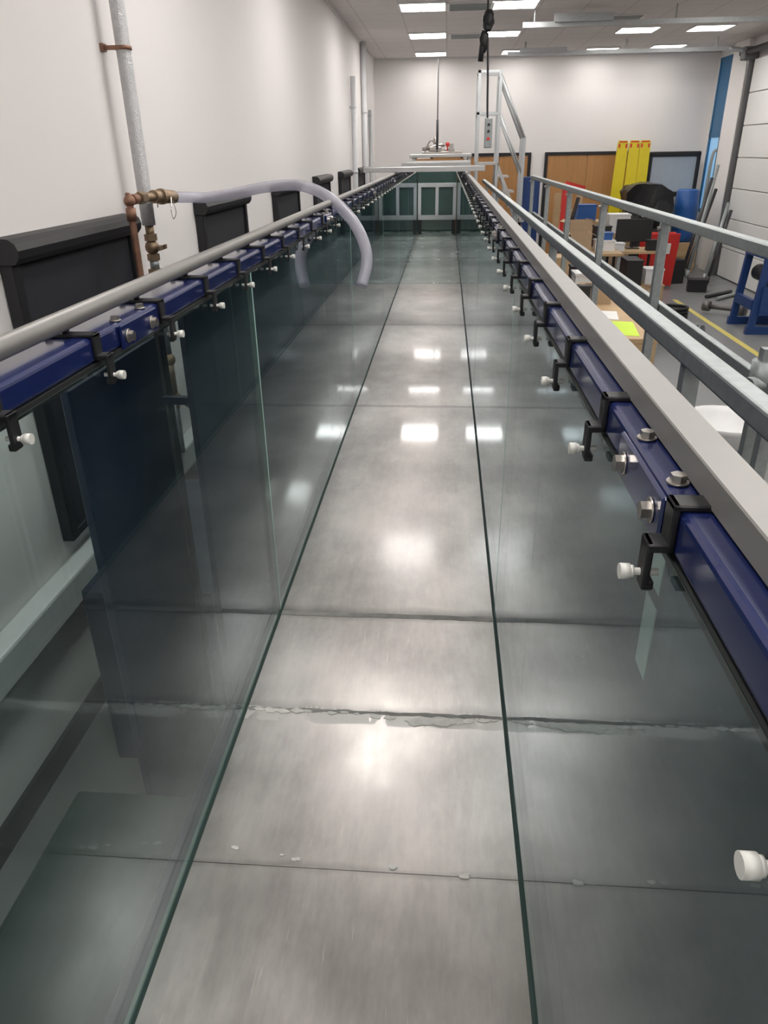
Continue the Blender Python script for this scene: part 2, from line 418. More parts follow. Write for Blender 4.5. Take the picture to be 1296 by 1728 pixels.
# ------------------------------------------------------------ flume
GL,GR=-.4636,.165
ZB=H-1.22
F=root('wave_flume',(-.15,5.7,0),'long glass-sided wave flume with steel bed and navy top beams','wave flume')
seams=[-1.2,.94,1.376,1.79,3.76,5.8,7.8,9.8,11.8,13.3]
for a,b in zip(seams,seams[1:]):
    MB().box(GL-.012,GR+.012,a+.0007,b-.0007,ZB-.012,ZB).fin('bed_plate',BEDG if a>7.7 else BED,F)
MB().box(GL-.05,GR+.05,-1.2,13.3,ZB-.10,ZB-.013,bev=.004).fin('bed_support_beam',NAVYD,F)
for y,w in ((1.79,.011),(1.376,.005)):
    n=40
    xs=[GL+.002+(GR-GL-.004)*i/n for i in range(n+1)]
    MB().strip([(x,y+w+random.uniform(-.003,.003)) for x in xs],[(x,y-w+random.uniform(-.003,.003)) for x in xs],ZB+.0001,ZB+.0008).fin('seam_sealant',SEAMG,F)
js=[-1.2,-.2,1.8,3.8,5.8,7.8,9.8,11.8,13.3]
def pane(x0,x1,a,b,zt):
    m=MB(); m.box(x0,x1,a,b,ZB+.001,zt)
    for f in m.bm.faces:
        f.normal_update()
        if abs(f.normal.x)<.5: f.material_index=1
    m.fin('glass_panel',[GLASS,EDGE],F)
for a,b in zip(js,js[1:]):
    pane(GL-.012,GL,a+.005,b-.005,H-.256); pane(GR,GR+.012,a+.005,b-.005,H-.266)
for x,sg in ((GL,1),(GR,-1)):
    MB().prism([(x,ZB),(x+sg*.005,ZB),(x,ZB+.005)],'Y',-1.2,13.2).fin('silicone_seal',SILI,F)
for y in js[1:-1]:
    for x,zt in ((GL-.0105,H-.256),(GR-.0003,H-.266)):
        MB().box(x,x+.0108,y-.0046,y+.0046,ZB+.001,zt).fin('panel_joint',JOINT,F)
def beam(xf,xo,zt,zb,web):
    sg=1 if xo>xf else -1
    m=MB(); m.box(min(xf,xo),max(xf,xo),-1.2,13.3,zb,zt,bev=.006,seg=3)
    m.box(min(xo,xo-sg*.012),max(xo,xo-sg*.012),-1.2,13.3,web,zb+.01)
    m.fin('top_beam',NAVY,F)
LX,LT,LB=-.466,H-.2165,H-.2500
RX,RT,RB=.1665,H-.2270,H-.2640
beam(LX,-.60,LT,LB,H-.32)
beam(RX,.232,RT,RB,H-.32)
MB().box(-.482,-.4640,-1.2,13.3,H-.2600,LB).fin('gasket_strip',GASK,F)
MB().box(.1652,.186,-1.2,13.3,H-.2715,RB).fin('gasket_strip',GASK,F)
for a,b in ((-1.2,-.22),(-.18,1.78),(1.82,3.78),(3.82,5.78),(5.82,7.78),(7.82,9.78),(9.82,12.8)):
    m=MB(); m.box(.26,.275,a,b,.15,H-.33); m.box(.225,.26,a+.02,a+.06,H-.345,H-.315); m.fin('added_navy_screen',NAVYD,F)  # screens added outside the right glass to darken the view through it
for a,b in ((1.68,3.76),(3.86,5.78),(5.82,7.76),(7.86,9.78),(9.82,11.76)):
    m=MB(); m.box(-.615,-.60,a,b,.15,H-.30); m.fin('added_navy_screen',NAVYD,F)  # left-hand screens, likewise added to darken what shows through the glass
for a,b in ((.415,.475),(.495,.60)): MB().box(.2585,.2600,.755,.80,H-b,H-a).fin('white_label_strip',PAPER,F,label='short pale label strip')
MB().cyl((-.503,-1.2,H-.195),(-.503,13.3,H-.195),.0130,seg=20).fin('guide_rail',RAILG,F)
MB().box(.186,.217,-1.2,13.3,H-.2255,H-.2010,bev=.0012,seg=1).fin('guide_rail',RAILG,F)
def clamp(xo,xf,xi,zt,zb,zk,y,zr,xr):
    sg=1 if xi>xf else -1
    m=MB(); w=.010; t=.005
    def bx(a,b,z0,z1,ww=w,bev=.0012): m.box(min(a,b),max(a,b),y-ww,y+ww,z0,z1,bev=bev)
    bx(xo,xf+sg*t,zt,zt+t)
    bx(xf,xf+sg*t,zb+.004,zt+t)
    bx(xf,xi+sg*t,zb+.004,zb+.011,w)
    bx(xi,xi+sg*t,zk-.008,zb+.011,w*.95)
    bx(xi-sg*.004,xi+sg*t*.9,zk-.012,zk-.004,w*.8)
    m.cyl((xr,y,zt+t),(xr,y,zr),.005,seg=10)
    m.cyl((xo+sg*.006,y,zt+t),(xo+sg*.006,y,zt+t+.005),.005,seg=6)
    c=m.fin('clamp',BLACK,F)
    n=MB()
    n.cyl((xi-sg*.008,y,zk),(xi+sg*.012,y,zk),.0028,seg=10)
    n.cyl((xi+sg*.010,y,zk),(xi+sg*.0125,y,zk),.0048,seg=14)
    n.cyl((xi+sg*.0125,y,zk),(xi+sg*.0200,y,zk),.0060,seg=14)
    n.fin('thumb_screw',NYLON,c)
    return c
cl=clamp(-.535,LX,-.452,LT,LB,H-.268,.201,H-.207,-.503)
cr=clamp(.225,RX,.153,RT,RB,H-.2805,.230,H-.2245,.2015)
for k in range(1,48):
    copytree(cl,(0,.25*k,0),F); copytree(cr,(0,.25*k,0),F)
def splice(xf,sg,zt,zb,y,out):
    t=.005
    p=MB().box(min(xf,xf+sg*t),max(xf,xf+sg*t),y-.072,y+.072,zb-.004,zt-.002,bev=.002).fin('splice_plate',NAVY,F)
    for d in (-.05,.045):
        z=(zt+zb)/2-.004
        MB().hexb((xf+sg*t,y+d,z),(xf+sg*(t+.009),y+d,z),.0075).fin('bolt',STEEL,p)
        MB().hexb((xf-sg*.011,y+d,zt+.0005),(xf-sg*.011,y+d,zt+.008),.0062).fin('bolt',STEEL,p)
        if out: MB().hexb((xf-sg*.085,y+d,zt+.0005),(xf-sg*.085,y+d,zt+.008),.0075).fin('bolt',STEEL,p)
    return p
a=splice(LX,1,LT,LB,1.10,True); b=splice(RX,-1,RT,RB,.570,False)
for k in range(1,6):
    copytree(a,(0,2*k,0),F); copytree(b,(0,2*k,0),F)
for y in (-.9,2.8,4.8,6.8,8.8,10.8,12.9):
    for x in (-.5,.13):
        m=MB(); m.box(x-.04,x+.04,y-.04,y+.04,.012,ZB-.1,bev=.004); m.box(x-.08,x+.08,y-.08,y+.08,0,.012); m.fin('support_leg',NAVYD,F)
for y in (3.8,7.8,11.8):
    m=MB(); m.box(-.59,-.54,y-.02,y+.02,.0,H-.30); m.fin('upright_post',NAVYD,F)
m=MB(); m.box(-.765,-.745,1.37,1.86,0,H-.42,bev=.003); m.box(-.765,-.62,1.84,1.86,H-.60,H-.58)
m.fin('steel_side_plate',NAVYD,label='navy blue steel plate standing beside the flume glass',category='steel plate')
MB().box(-.78,-.745,1.89,1.925,0,H-.30,bev=.004).fin('black_upright',BLACK,label='slim black upright post beside the flume glass',category='post')
C=root('low_cabinet',(-1.03,2.65,0),'low navy metal cabinet standing between flume and wall','cabinet')
MB().box(-1.28,-.80,2.15,3.15,0,.80,bev=.006).fin('cabinet_body',NAVYD,C)
for d in (.02,.51): MB().box(-.80,-.785,2.15+d,2.15+d+.47,.05,.76,bev=.003).fin('cabinet_door',NAVYD,C)
fk=[0]
def flake(x,y,r):
    m=MB(); n=11; fk[0]+=1
    pts=[(x+math.cos(2*math.pi*i/n)*r*random.uniform(.6,1.2),y+math.sin(2*math.pi*i/n)*r*.5*random.uniform(.6,1.2)) for i in range(n)]
    m.prism(pts,'Z',ZB+.0002,ZB+.0011+.0002*(fk[0]%6)); m.fin('sealant_flake',RESID,F)
for x,y,r in ((-.385,.975,.009),(-.29,.965,.005),(-.262,.957,.010),(-.075,.952,.010),(.06,.94,.011),(.065,.945,.006),(-.06,1.63,.003),
              (-.43,1.372,.014),(-.40,1.37,.020),(-.37,1.368,.020),(-.335,1.37,.018),(-.31,1.372,.012),(-.14,1.362,.016),(-.11,1.36,.014),(-.045,1.350,.028),(-.02,1.352,.030),(.015,1.352,.030),(.045,1.355,.022),(.078,1.360,.016),(.115,1.362,.014),(.14,1.366,.01),(-.22,1.372,.010),(-.25,1.368,.012),(-.19,1.37,.008)): flake(x,y,r)

G=root('end_gate',(-.15,12.8,ZB),'aluminium-framed dark green gate across the end of the flume','tank gate')
x0,x1=GL+.01,GR-.01
m=MB()
z1=H-.46; zm=H-.97
m.box(x0,x1,12.78,12.82,z1-.06,z1,bev=.003); m.box(x0,x1,12.78,12.82,zm-.035,zm+.035,bev=.003)
for x in (x0,(x0+x1)/2-.025,x1-.05): m.box(x,x+.05,12.775,12.825,zm+.035,z1-.06)
m.fin('gate_frame',WHITEM,G)
MB().box(x0+.01,x1-.01,12.805,12.815,zm,z1-.04).fin('gate_pane',GREENP,G)
for x in (x0,x1-.06): MB().box(x,x+.06,12.78,12.84,ZB,zm-.035).fin('gate_foot',SKIRT,G)
MB().box(x0+.06,x1-.06,12.86,12.88,ZB+.06,zm-.03).fin('lower_board',GREENL,G)
MB().box(GL+.003,GR-.003,13.25,13.28,ZB,H-.24).fin('end_panel',GREENP,F,label='dark green end panel')

def carriage(y,xa,xb,z,lab,n=2):
    C=root('instrument_carriage',(-.15,y,z),lab,'carriage','carriages on flume rails')
    for k in range(n):
        d=-.13+.26*k/(n-1)
        m=MB(); m.box(xa,xb,y+d-.03,y+d+.03,z,z+.045,bev=.003)
        m.box(xa+.002,xb-.002,y+d-.005,y+d+.005,z+.043,z+.048)
        m.fin('cross_bar',ALU,C)
    for xx in (-.55,.155): MB().box(xx,xx+.09,y-.11,y+.11,z+.005,z+.03).fin('end_plate',ALU,C)
    return C
carriage(7.9,-.80,.36,H-.181,'aluminium bar carriage spanning the flume rails',3)
carriage(10.9,-.60,.30,H-.181,'aluminium carriage with three bars near the flume end',3)
carriage(12.1,-.62,.34,H-.181,'aluminium carriage beside the wave paddle drive',3)

W=root('wave_paddle_drive',(-.15,13.9,0),'wave paddle drive unit with steel table, actuator and tall rod','wave maker')
MB().box(-.62,.40,13.45,14.4,H-.10,H-.05,bev=.005).fin('drive_table',ALU,W)
legs('table_leg',(-.58,.34),(13.5,14.3),.05,0,H-.10,ALU,W)
m=MB(); m.box(-.42,.25,13.6,14.1,H-.05,H-.01,bev=.005); m.box(-.30,-.1,13.6,13.9,H-.01,H+.06,bev=.01); m.cyl((-.42,13.7,H+.02),(-.05,13.7,H+.09),.03); m.cyl((-.2,13.8,H+.05),(-.2,13.8,H+.2),.035)
m.box(.02,.1,13.6,13.7,H-.01,H+.10); m.cyl((-.10,13.85,H-.02),(-.10,13.85,H+.03),.22,seg=28); m.tube([(-.38,13.6,H),(-.28,13.6,H+.15),(-.2,13.62,H+.1)],.015,sub=4); m.fin('actuator',STEEL,W)
MB().cyl((-.17,13.6,H-.02),(-.17,13.6,H+1.3),.009).fin('vertical_rod',SKIRT,W)
MB().cyl((-.17,13.6,H+.02),(-.17,13.6,H+.45),.020).fin('rod_sleeve',SKIRT,W)
MB().blob((.0,13.55,H+.09),.035).cyl((.0,13.55,H-.01),(.0,13.55,H+.08),.01).fin('stop_button',RED,W)
MB().box(-.52,.28,13.42,13.45,1.1,H-.12).fin('wooden_back_board',WOOD,W)

# ------------------------------------------------------------ walkway + railings on right
DK=.75
PF=root('walkway_platform',(.73,4.2,0),'dark steel walkway platform beside the flume','platform')
MB().box(.36,1.10,-2.5,11.0,DK-.05,DK,bev=.004).fin('deck_plate',DECK,PF)
legs('platform_leg',(.40,1.02),(-2.2,.5,3.0,5.5,8.0,10.6),.05,0,DK-.05,GALV,PF)
GRL=root('guard_railing',(1.03,4.5,DK),'galvanised steel guard railing with square posts and two rails','railing')
zt=H-.30
for y in (-.7,.8,2.3,3.8,5.3,6.8,8.3,9.8):
    m=MB(); m.box(1.01,1.05,y-.02,y+.02,DK,zt-.02,bev=.002); m.box(.99,1.07,y-.05,y+.05,DK,DK+.008)
    p=m.fin('railing_post',GALV,GRL)
    for z in (H-.71,H-.345): MB().hexb((1.01,y,z),(.997,y,z),.009).fin('bolt',STEEL,p)
MB().box(1.008,1.052,-1.5,9.85,zt-.02,zt+.02,bev=.004).fin('top_rail',GALV,GRL)
MB().box(1.052,1.082,-1.5,9.85,H-.73,H-.69,bev=.003).fin('mid_rail',GALV,GRL)
m=MB(); y=2.42; m.box(1.015,1.05,y-.018,y+.018,DK,H-.58); m.cyl((.98,y-.03,H-.70),(1.10,y+.03,H-.70),.032,seg=12); m.cyl((1.03,y,H-.76),(1.03,y,H-.62),.036)
m.fin('rail_coupler',GALV,GRL)
HR=root('flume_side_handrail',(.46,4,DK),'thick galvanised handrail running along the flume edge','handrail')
MB().box(.445,.482,-1.5,10.2,H-.367,H-.330,bev=.005,seg=2).fin('handrail_bar',GALV,HR)
for y in (3.4,5.4,7.4,9.4,-.9,1.4):
    m=MB(); m.box(.45,.48,y-.015,y+.015,DK,H-.367); m.box(.43,.50,y-.03,y+.03,DK,DK+.008); m.fin('handrail_post',GALV,HR)

# ------------------------------------------------------------ left wall: blinds
def blind(y0,y1):
    R=root('roller_blind',(XL+.05,(y0+y1)/2,.82),'black roller blind with rounded cassette covering a window','roller blind','black roller blinds on the wall')
    m=MB()
    x=XL+.004; zt=H-.24; zb=H-.325; d=.085
    pts=[(x,zb),(x+d*.75,zb),(x+d*.95,zb+.02),(x+d,zb+.045),(x+d*.9,zt-.018),(x+d*.65,zt-.003),(x,zt)]
    m.prism(pts,'Y',y0,y1); 
    m.prism(pts,'Y',y0-.006,y0-.0005)
    m.fin('cassette',BLACK,R)
    MB().box(XL+.03,XL+.034,y0+.05,y1-.05,.84,H-.325).fin('blind_fabric',BLACKF,R)
    m=MB(); m.box(XL+.003,XL+.05,y0+.005,y0+.055,.82,H-.325,bev=.003); m.box(XL+.003,XL+.05,y1-.055,y1-.005,.82,H-.325,bev=.003); m.box(XL+.02,XL+.045,y0+.055,y1-.055,.82,.85)
    m.fin('side_channel',BLACK,R)
    return R
b0=blind(2.47,3.56)
for k in range(1,6): copytree(b0,(0,2.15*k,0))

# ------------------------------------------------------------ pipes
PX=XL+.085
V=root('lagged_water_pipe',(PX,3.66,0),'foil-lagged vertical water pipe with brass valve on the wall','pipe')
MB().tube([(PX,3.66,H-.30),(PX,3.66,2.6),(PX,3.66,3.2),(PX,3.66,ZC)],.032,seg=20,sub=4).fin('foil_lagging',FOIL,V)
m=MB()
for z in (2.62,): m.cyl((PX,3.66,z-.008),(PX,3.66,z+.008),.036,seg=20,m=0); m.box(XL,PX,3.625,3.645,z-.008,z+.008); m.box(XL,XL+.015,3.61,3.65,z-.015,z+.015)
m.fin('pipe_bracket',COPPER,V)
m=MB(); m.cyl((PX,3.66,H-.30),(PX,3.66,H-.36),.020); m.cyl((PX,3.66,H-.34),(PX,3.66,H-.37),.030,seg=6,smooth=False); m.blob((PX,3.66,H-.40),.034); m.cyl((PX,3.66,H-.43),(PX,3.66,H-.46),.030,seg=6,smooth=False)
m.cyl((PX,3.66,H-.40),(PX+.06,3.66,H-.40),.01); m.box(PX+.05,PX+.06,3.60,3.70,H-.41,H-.39)
m.cyl((PX,3.66,H-.50),(PX,3.66,H-.56),.034,seg=6,smooth=False)
m.blob((PX,3.66,H-.95),.036); m.cyl((PX,3.66,H-.93),(PX,3.66,H-1.15),.024); m.cyl((PX,3.66,H-1.13),(PX+.09,3.66,H-1.2),.018)
m.cyl((PX-.08,3.66,H-1.2),(PX+.02,3.66,H-1.2),.018); m.cyl((PX,3.66,H-.45),(PX,3.66,H-.95),.012)
m.fin('brass_valve',BRASS,V)
m=MB(); m.cyl((PX,3.66,H-.46),(PX,3.66,H-.50),.022); m.cyl((PX,3.66,H-.56),(PX,3.66,H-.92),.022); m.cyl((PX,3.66,H-1.15),(PX,3.66,.74),.02); m.cyl((PX,3.66,H-.46),(PX,3.66,.74),.013); m.fin('lower_pipe',GALV,V)
cx=-1.33; yc=3.26
C=root('copper_pipe_outlet',(cx,yc,H-1.4),'copper pipe with elbow and brass hose coupling','pipe')
m=MB(); m.tube([(cx,yc,.82),(cx,yc,H-.8),(cx,yc,H-.20),(cx,yc+.006,H-.175),(cx,yc+.03,H-.168),(cx+.003,3.40,H-.165)],.0145,sub=5)
m.cyl((cx,yc,H-.25),(cx,yc,H-.20),.021); m.cyl((cx,yc+.03,H-.168),(cx,yc+.08,H-.168),.021); m.blob((cx,yc,H-.172),.024); m.box(XL,cx,yc-.01,yc+.01,H-.6,H-.58); m.box(XL+.0,cx,yc-.008,yc+.008,.84,.86)
m.fin('copper_tube',COPPER,C)
m=MB()
m.cyl((cx+.003,3.36,H-.166),(cx+.006,3.41,H-.166),.026,seg=6,smooth=False)
m.cyl((cx+.006,3.41,H-.166),(cx+.02,3.55,H-.17),.019); m.cyl((cx+.015,3.50,H-.168),(cx+.025,3.56,H-.17),.028)
m.cyl((cx+.025,3.56,H-.17),(cx+.03,3.58,H-.171),.034); m.cyl((cx+.03,3.58,H-.171),(cx+.045,3.68,H-.178),.029)
m.fin('hose_coupling',[BRASS],C)
m=MB()
for d in (-.032,.032): m.cyl((cx+.03+d,3.60,H-.175),(cx+.04+d,3.56,H-.215),.003,seg=6)
m.tube([(cx+.06,3.62,H-.19),(cx+.07,3.62,H-.24),(cx+.05,3.63,H-.27),(cx+.04,3.64,H-.23)],.002,seg=6)
m.fin('coupling_lever',STEEL,C)
m=MB(); m.tube([(-1.282,3.69,H-.180),(-1.22,3.76,H-.185),(-1.15,3.79,H-.187),(-1.0,3.77,H-.168),(-.85,3.72,H-.143),(-.70,3.65,H-.132),(-.58,3.53,H-.15),(-.47,3.40,H-.20),(-.385,3.30,H-.27),(-.335,3.22,H-.35),(-.325,3.18,H-.42),(-.345,3.14,H-.50)],.0245,seg=16,sub=8)
m.fin('water_hose',HOSEM,label='milky translucent grey hose curving over into the flume',category='hose')
for x,y,r,zt,lab in ((XL+.06,12.7,.04,3.22,'pale grey vertical wall duct'),(XL+.05,14.4,.045,ZC,'tall white vertical wall pipe'),(XL+.04,15.6,.03,2.9,'slim white vertical wall pipe')):
    m=MB(); m.cyl((x,y,0),(x,y,zt),r)
    for z in (.8,1.9,2.8): m.cyl((x,y,z),(x,y,z+.03),r*1.15); m.box(XL,x,y-.02,y+.02,z,z+.03)
    m.fin('wall_pipe',GALVL if r<.04 else WHITEM,label=lab,category='pipe',group='vertical wall pipes')

m=MB(); m.box(-.90,-.53,-.5,1.30,0,.76,bev=.01); m.box(-.91,-.52,-.51,1.31,.70,.74,bev=.004)
m.fin('equipment_crate',[GREEND],label='dark green equipment crate beside the flume glass',category='crate')

# ------------------------------------------------------------ steps, hoist
T=root('access_steps',(.9,14.3,0),'pale galvanised access steps with tall guard rails','access steps')
ya,yb=14.6,15.2; pz=H-.2
for x in (.50,.86):
    for y in (ya,yb): MB().box(x,x+.05,y,y+.05,0,H+1.22).fin('guard_post',GALVL,T)
for z in (H+1.18,H+.55):
    m=MB()
    for y in (ya,yb): m.box(.5,.905,y,y+.04,z,z+.04)
    m.box(.5,.54,ya,yb+.02,z,z+.04); m.fin('guard_rail',GALVL,T)
MB().box(.5,.9,ya,yb,pz-.04,pz).fin('platform_deck',ALU,T)
for y in (ya,yb):
    m=MB(); m.tube([(.88,y+.02,H+1.16),(1.34,y+.02,H+.18)],.026,sub=1); m.tube([(.88,y+.02,H+.6),(1.34,y+.02,H-.4)],.02,sub=1); m.box(1.32,1.37,y,y+.045,0,H+.2)
    m.fin('sloping_handrail',GALVL,T)
m=MB()
for y in (ya,yb-.02): m.prism([(.9,pz),(.9,pz-.12),(1.70,0),(1.82,0)],'Y',y,y+.02)
for i in range(7): 
    z=pz-.25*(i+1); x=.9+(pz-z)/pz*.85
    m.box(x-.1,x+.1,ya+.0,yb,z,z+.03)
m.fin('stair_flight',ALU,T)
K=root('chain_hoist',(.42,10,ZC),'black chain hoist hanging from ceiling with grey pendant control','hoist')
m=MB(); m.cyl((.42,10,ZC),(.42,10,H+1.2),.010); m.blob((.43,10,H+1.32),.07,(1,.8,1.5),amp=.3,fr=2,sub=3); m.blob((.39,10,H+1.12),.055,(1,.8,2),amp=.3,fr=2); m.cyl((.38,10,H+1.2),(.36,10,H+.92),.03)
m.box(.40,.47,9.96,10.04,H+1.22,H+1.42,bev=.01)
m.fin('hoist_body',BLACK,K)
MB().tube([(.43,10,H+1.2),(.45,10,H+.8),(.46,10,H+.5),(.47,10,H+.3)],.012,seg=8).fin('control_cable',BLACK,K)
m=MB(); m.box(.44,.53,9.97,10.04,H+.02,H+.34,bev=.01,seg=2); m.cyl((.485,9.975,H+.27),(.485,9.955,H+.27),.015,m=1); m.cyl((.485,9.975,H+.2),(.485,9.955,H+.2),.015,m=1); m.cyl((.485,9.975,H+.12),(.485,9.955,H+.12),.018,m=2)
m.fin('pendant_control',[GALV,BLACK,RED],K)

# ------------------------------------------------------------ back-right clutter
for i,(x,zt,ln) in enumerate(((3.37,2.33,.03),(3.63,2.33,.014),(3.86,2.33,.004))):
    m=MB(); w=.22; c0=16.36
    m.prism([(x-w/2,0),(x-w/2,1.0),(x-w*.45,zt-.05),(x-w*.36,zt),(x+w*.36,zt),(x+w*.45,zt-.05),(x+w/2,1.0),(x+w/2,0)],'Y',c0,c0+.06)
    m.box(x-.075,x+.075,c0-.004,c0,zt-.035,zt-.012,m=1); m.box(x-.085,x-.05,c0-.004,c0,zt-.13,zt-.06,m=1); m.box(x+.05,x+.085,c0-.004,c0,zt-.13,zt-.06,m=1)
    m.xf(Matrix.Translation((x,c0,0))@Matrix.Rotation(-.04,4,'X')@Matrix.Rotation(ln,4,'Y')@Matrix.Translation((-x,-c0,0)))
    m.fin('float_board',[YEL,RED],label='long solid yellow board with small red marks at its tip',category='float board',group='yellow boards leaning on the doors')
R=root('framed_panel',(4.5,16.6,0),'black rounded frame stand holding a pale clear panel','framed panel')
m=MB()
for a in ((4.0,4.07,.2,2.1),(4.93,5.0,.2,2.1)): m.box(a[0],a[1],16.55,16.65,0,a[3],bev=.02,seg=2)
for z in (1.3,2.03): m.box(4.0,5.0,16.55,16.65,z,z+.09,bev=.02,seg=2)
m.fin('panel_frame',BLACK,R); MB().box(4.07,4.93,16.59,16.61,1.38,2.04).fin('clear_sheet',PANELW,R)
m=MB()
m.prism([(3.34,.0),(3.34,1.45),(3.44,1.56),(3.7,1.58),(4.0,1.56),(4.14,1.48),(4.16,.9),(4.1,.0)],'Y',15.0,15.6)
bmesh.ops.triangulate(m.bm,faces=m.bm.faces[:])
bmesh.ops.subdivide_edges(m.bm,edges=m.bm.edges[:],cuts=5,use_grid_fill=True)
for v in m.bm.verts:
    v.co+=mnoise.noise_vector(v.co*2.6)*.09+mnoise.noise_vector(v.co*7)*.03
    if v.co.z<.01: v.co.z=.01
m.box(3.60,3.78,14.80,14.93,1.05,1.12,m=1)
m.fin('wrapped_stack',[BIN,PAPER],label='tall stack wrapped in crumpled black plastic sheeting',category='wrapped goods')
m=MB(); m.box(4.32,4.80,15.3,15.8,0,.55,bev=.01)
for z in (.1,.3): m.box(4.31,4.81,15.29,15.81,z,z+.08)
m.fin('wooden_crate',PLY,label='low plywood crate carrying a blue barrel',category='crate')
m=MB(); m.lathe((4.56,15.55,.55),[(.18,0),(.21,.02),(.215,.15),(.225,.3),(.23,.33),(.225,.36),(.225,.6),(.23,.63),(.215,.68),(.2,.9),(.18,.93),(0,.93)])
m.fin('plastic_barrel',BLUEP,label='blue plastic barrel with ribs standing on a crate',category='barrel')
for i,(x,h,lean,y) in enumerate(((4.45,1.7,.16,14.3),(4.58,1.9,.12,14.5),(4.68,1.5,.2,14.70),(4.74,1.3,.1,14.1),(4.70,1.2,.1,13.8))):
    m=MB(); m.tube([(x-lean,y,.03),(x+.22,y+.35,h)],.03,sub=1,seg=12); m.tube([(x-lean,y,.03),(x-lean+.02,y+.03,.15)],.04,sub=1,seg=12)
    m.fin('steel_pole',GALV if i%2 else SKIRT,label='grey steel pole leaning against the column' if i%2 else 'dark steel pole leaning against the column',category='pole',group='leaning steel poles')
m=MB(); m.tube([(5.02,16.0,.0),(5.02,16.0,1.2),(5.03,15.98,2.0),(5.09,15.98,2.15)],.028,sub=6); m.fin('flexible_duct',GALV,label='slim grey bent duct rising by the column',category='duct')
m=MB()
m.box(3.34,3.93,13.52,13.54,.02,.90,m=0,rot=Matrix.Rotation(.16,3,'X'),bev=.004); m.box(3.34,3.93,13.66,13.68,.02,.90,m=0,rot=Matrix.Rotation(-.16,3,'X'),bev=.004)
m.box(3.56,3.64,13.47,13.52,.57,.74,m=1,rot=Matrix.Rotation(.16,3,'X'))
m.box(3.72,3.80,13.47,13.52,.57,.74,m=1,rot=Matrix.Rotation(.16,3,'X'))
m.fin('folding_floor_board',[RED,PAPER],label='red folding floor board with small white labels',category='floor sign')
E=root('engine_crane',(1.9,13,0),'red hydraulic workshop crane standing on the floor','workshop crane')
m=MB(); m.box(1.85,1.95,12.95,13.05,.1,1.7,bev=.008); m.box(1.88,2.2,12.97,13.03,1.62,1.70,rot=Matrix.Rotation(.25,3,'Y')); 
m.box(1.6,2.4,12.80,12.86,.05,.12); m.box(1.6,2.4,13.14,13.20,.05,.12); m.box(1.7,1.78,12.8,13.2,.06,.13); m.box(1.86,1.94,12.8,13.2,.06,.13)
m.tube([(1.72,13,.13),(1.88,13,1.2)],.02,sub=1)
m.fin('crane_frame',RED,E)
MB().cyl((1.95,12.93,.8),(2.1,12.93,1.5),.03).fin('hydraulic_ram',BLACK,E)
for x in (1.62,2.36):
    for y in (12.83,13.17): MB().cyl((x,y-.02,.035),(x,y+.02,.035),.035).fin('castor',BLACK,E)
m=MB(); m.box(1.45,1.78,15.55,16.0,0,1.72,bev=.01); m.box(1.47,1.76,15.53,15.55,.05,1.68,bev=.003); m.box(1.70,1.72,15.51,15.53,.8,.95)
m.fin('storage_locker',BLUEM,label='blue metal storage locker by the back doors',category='locker')
B=root('workbench',(1.42,7.1,0),'plywood-topped workbench standing beside the walkway','workbench')
MB().box(1.16,1.62,5.7,8.5,.86,.90,bev=.004).fin('bench_top',PLY,B)
legs('bench_leg',(1.18,1.55),(5.75,8.4),.05,0,.86,GALV,B)
MB().box(1.17,1.61,5.70,5.72,.1,.86).fin('end_board',PLY,B)
MB().prism([(1.22,5.85),(1.50,5.78),(1.56,6.3),(1.27,6.37)],'Z',.90,.903).fin('lime_sheet',LIME,label='lime green sheet lying on the bench',category='paper')
MB().prism([(1.26,6.45),(1.47,6.40),(1.52,6.75),(1.30,6.8)],'Z',.90,.903).fin('paper_sheet',PAPER,label='white paper sheet on the bench',category='paper')
def cbox(x,y,z,w,d,h,mt=CARD,nm='cardboard_box',lab='open brown cardboard box',cat='box',ang=0):
    m=MB(); t=.008
    m.box(-w/2,w/2,-d/2,d/2,0,t); m.box(-w/2,-w/2+t,-d/2,d/2,t,h); m.box(w/2-t,w/2,-d/2,d/2,t,h); m.box(-w/2+t,w/2-t,-d/2,-d/2+t,t,h); m.box(-w/2+t,w/2-t,d/2-t,d/2,t,h)
    if mt is CARD:
        m.box(-w/2-w*.2,-w/2,-d/2,d/2,h-t,h,rot=Matrix.Rotation(-.5,3,'Y')); m.box(w/2,w/2+w*.2,-d/2,d/2,h-t,h,rot=Matrix.Rotation(.5,3,'Y'))
    else:
        m.box(-w/2-.01,w/2+.01,-d/2-.01,d/2+.01,h-.02,h)
    m.xf(Matrix.Translation((x,y,z))@Matrix.Rotation(ang,4,'Z'))
    m.fin(nm,mt,label=lab,category=cat)
TUB=(WHITEP,'plastic_tub','white lidded plastic tub','tub'); CASE=(BLACK,'tool_case','black lidded tool case','case')
cbox(1.42,7.2,.9,.22,.24,.16); cbox(1.38,7.6,.9,.24,.26,.22,*TUB); cbox(1.42,8.2,.9,.2,.2,.2,*CASE)
cbox(1.25,6.92,.9,.10,.10,.2,*CASE); cbox(1.5,7.9,.9,.12,.16,.1,RED,'parts_bin','small red lidded parts bin','bin')
B2=root('equipment_table',(2.1,11.8,0),'grey work table loaded with boxes and tools','table')
MB().box(1.75,2.55,11.3,12.5,.80,.84,bev=.004).fin('table_top',PLY,B2)
legs('table_leg',(1.78,2.47),(11.33,12.42),.05,0,.80,GALV,B2)
cbox(1.95,11.6,.84,.3,.35,.25); cbox(2.34,11.72,.84,.26,.28,.15,*TUB); cbox(2.0,12.15,.84,.34,.3,.38,ang=.2); cbox(2.38,12.2,.84,.24,.24,.3,*CASE)
cbox(2.34,11.72,.99,.18,.2,.10,BLUEP,'parts_bin','small blue lidded parts bin','bin')
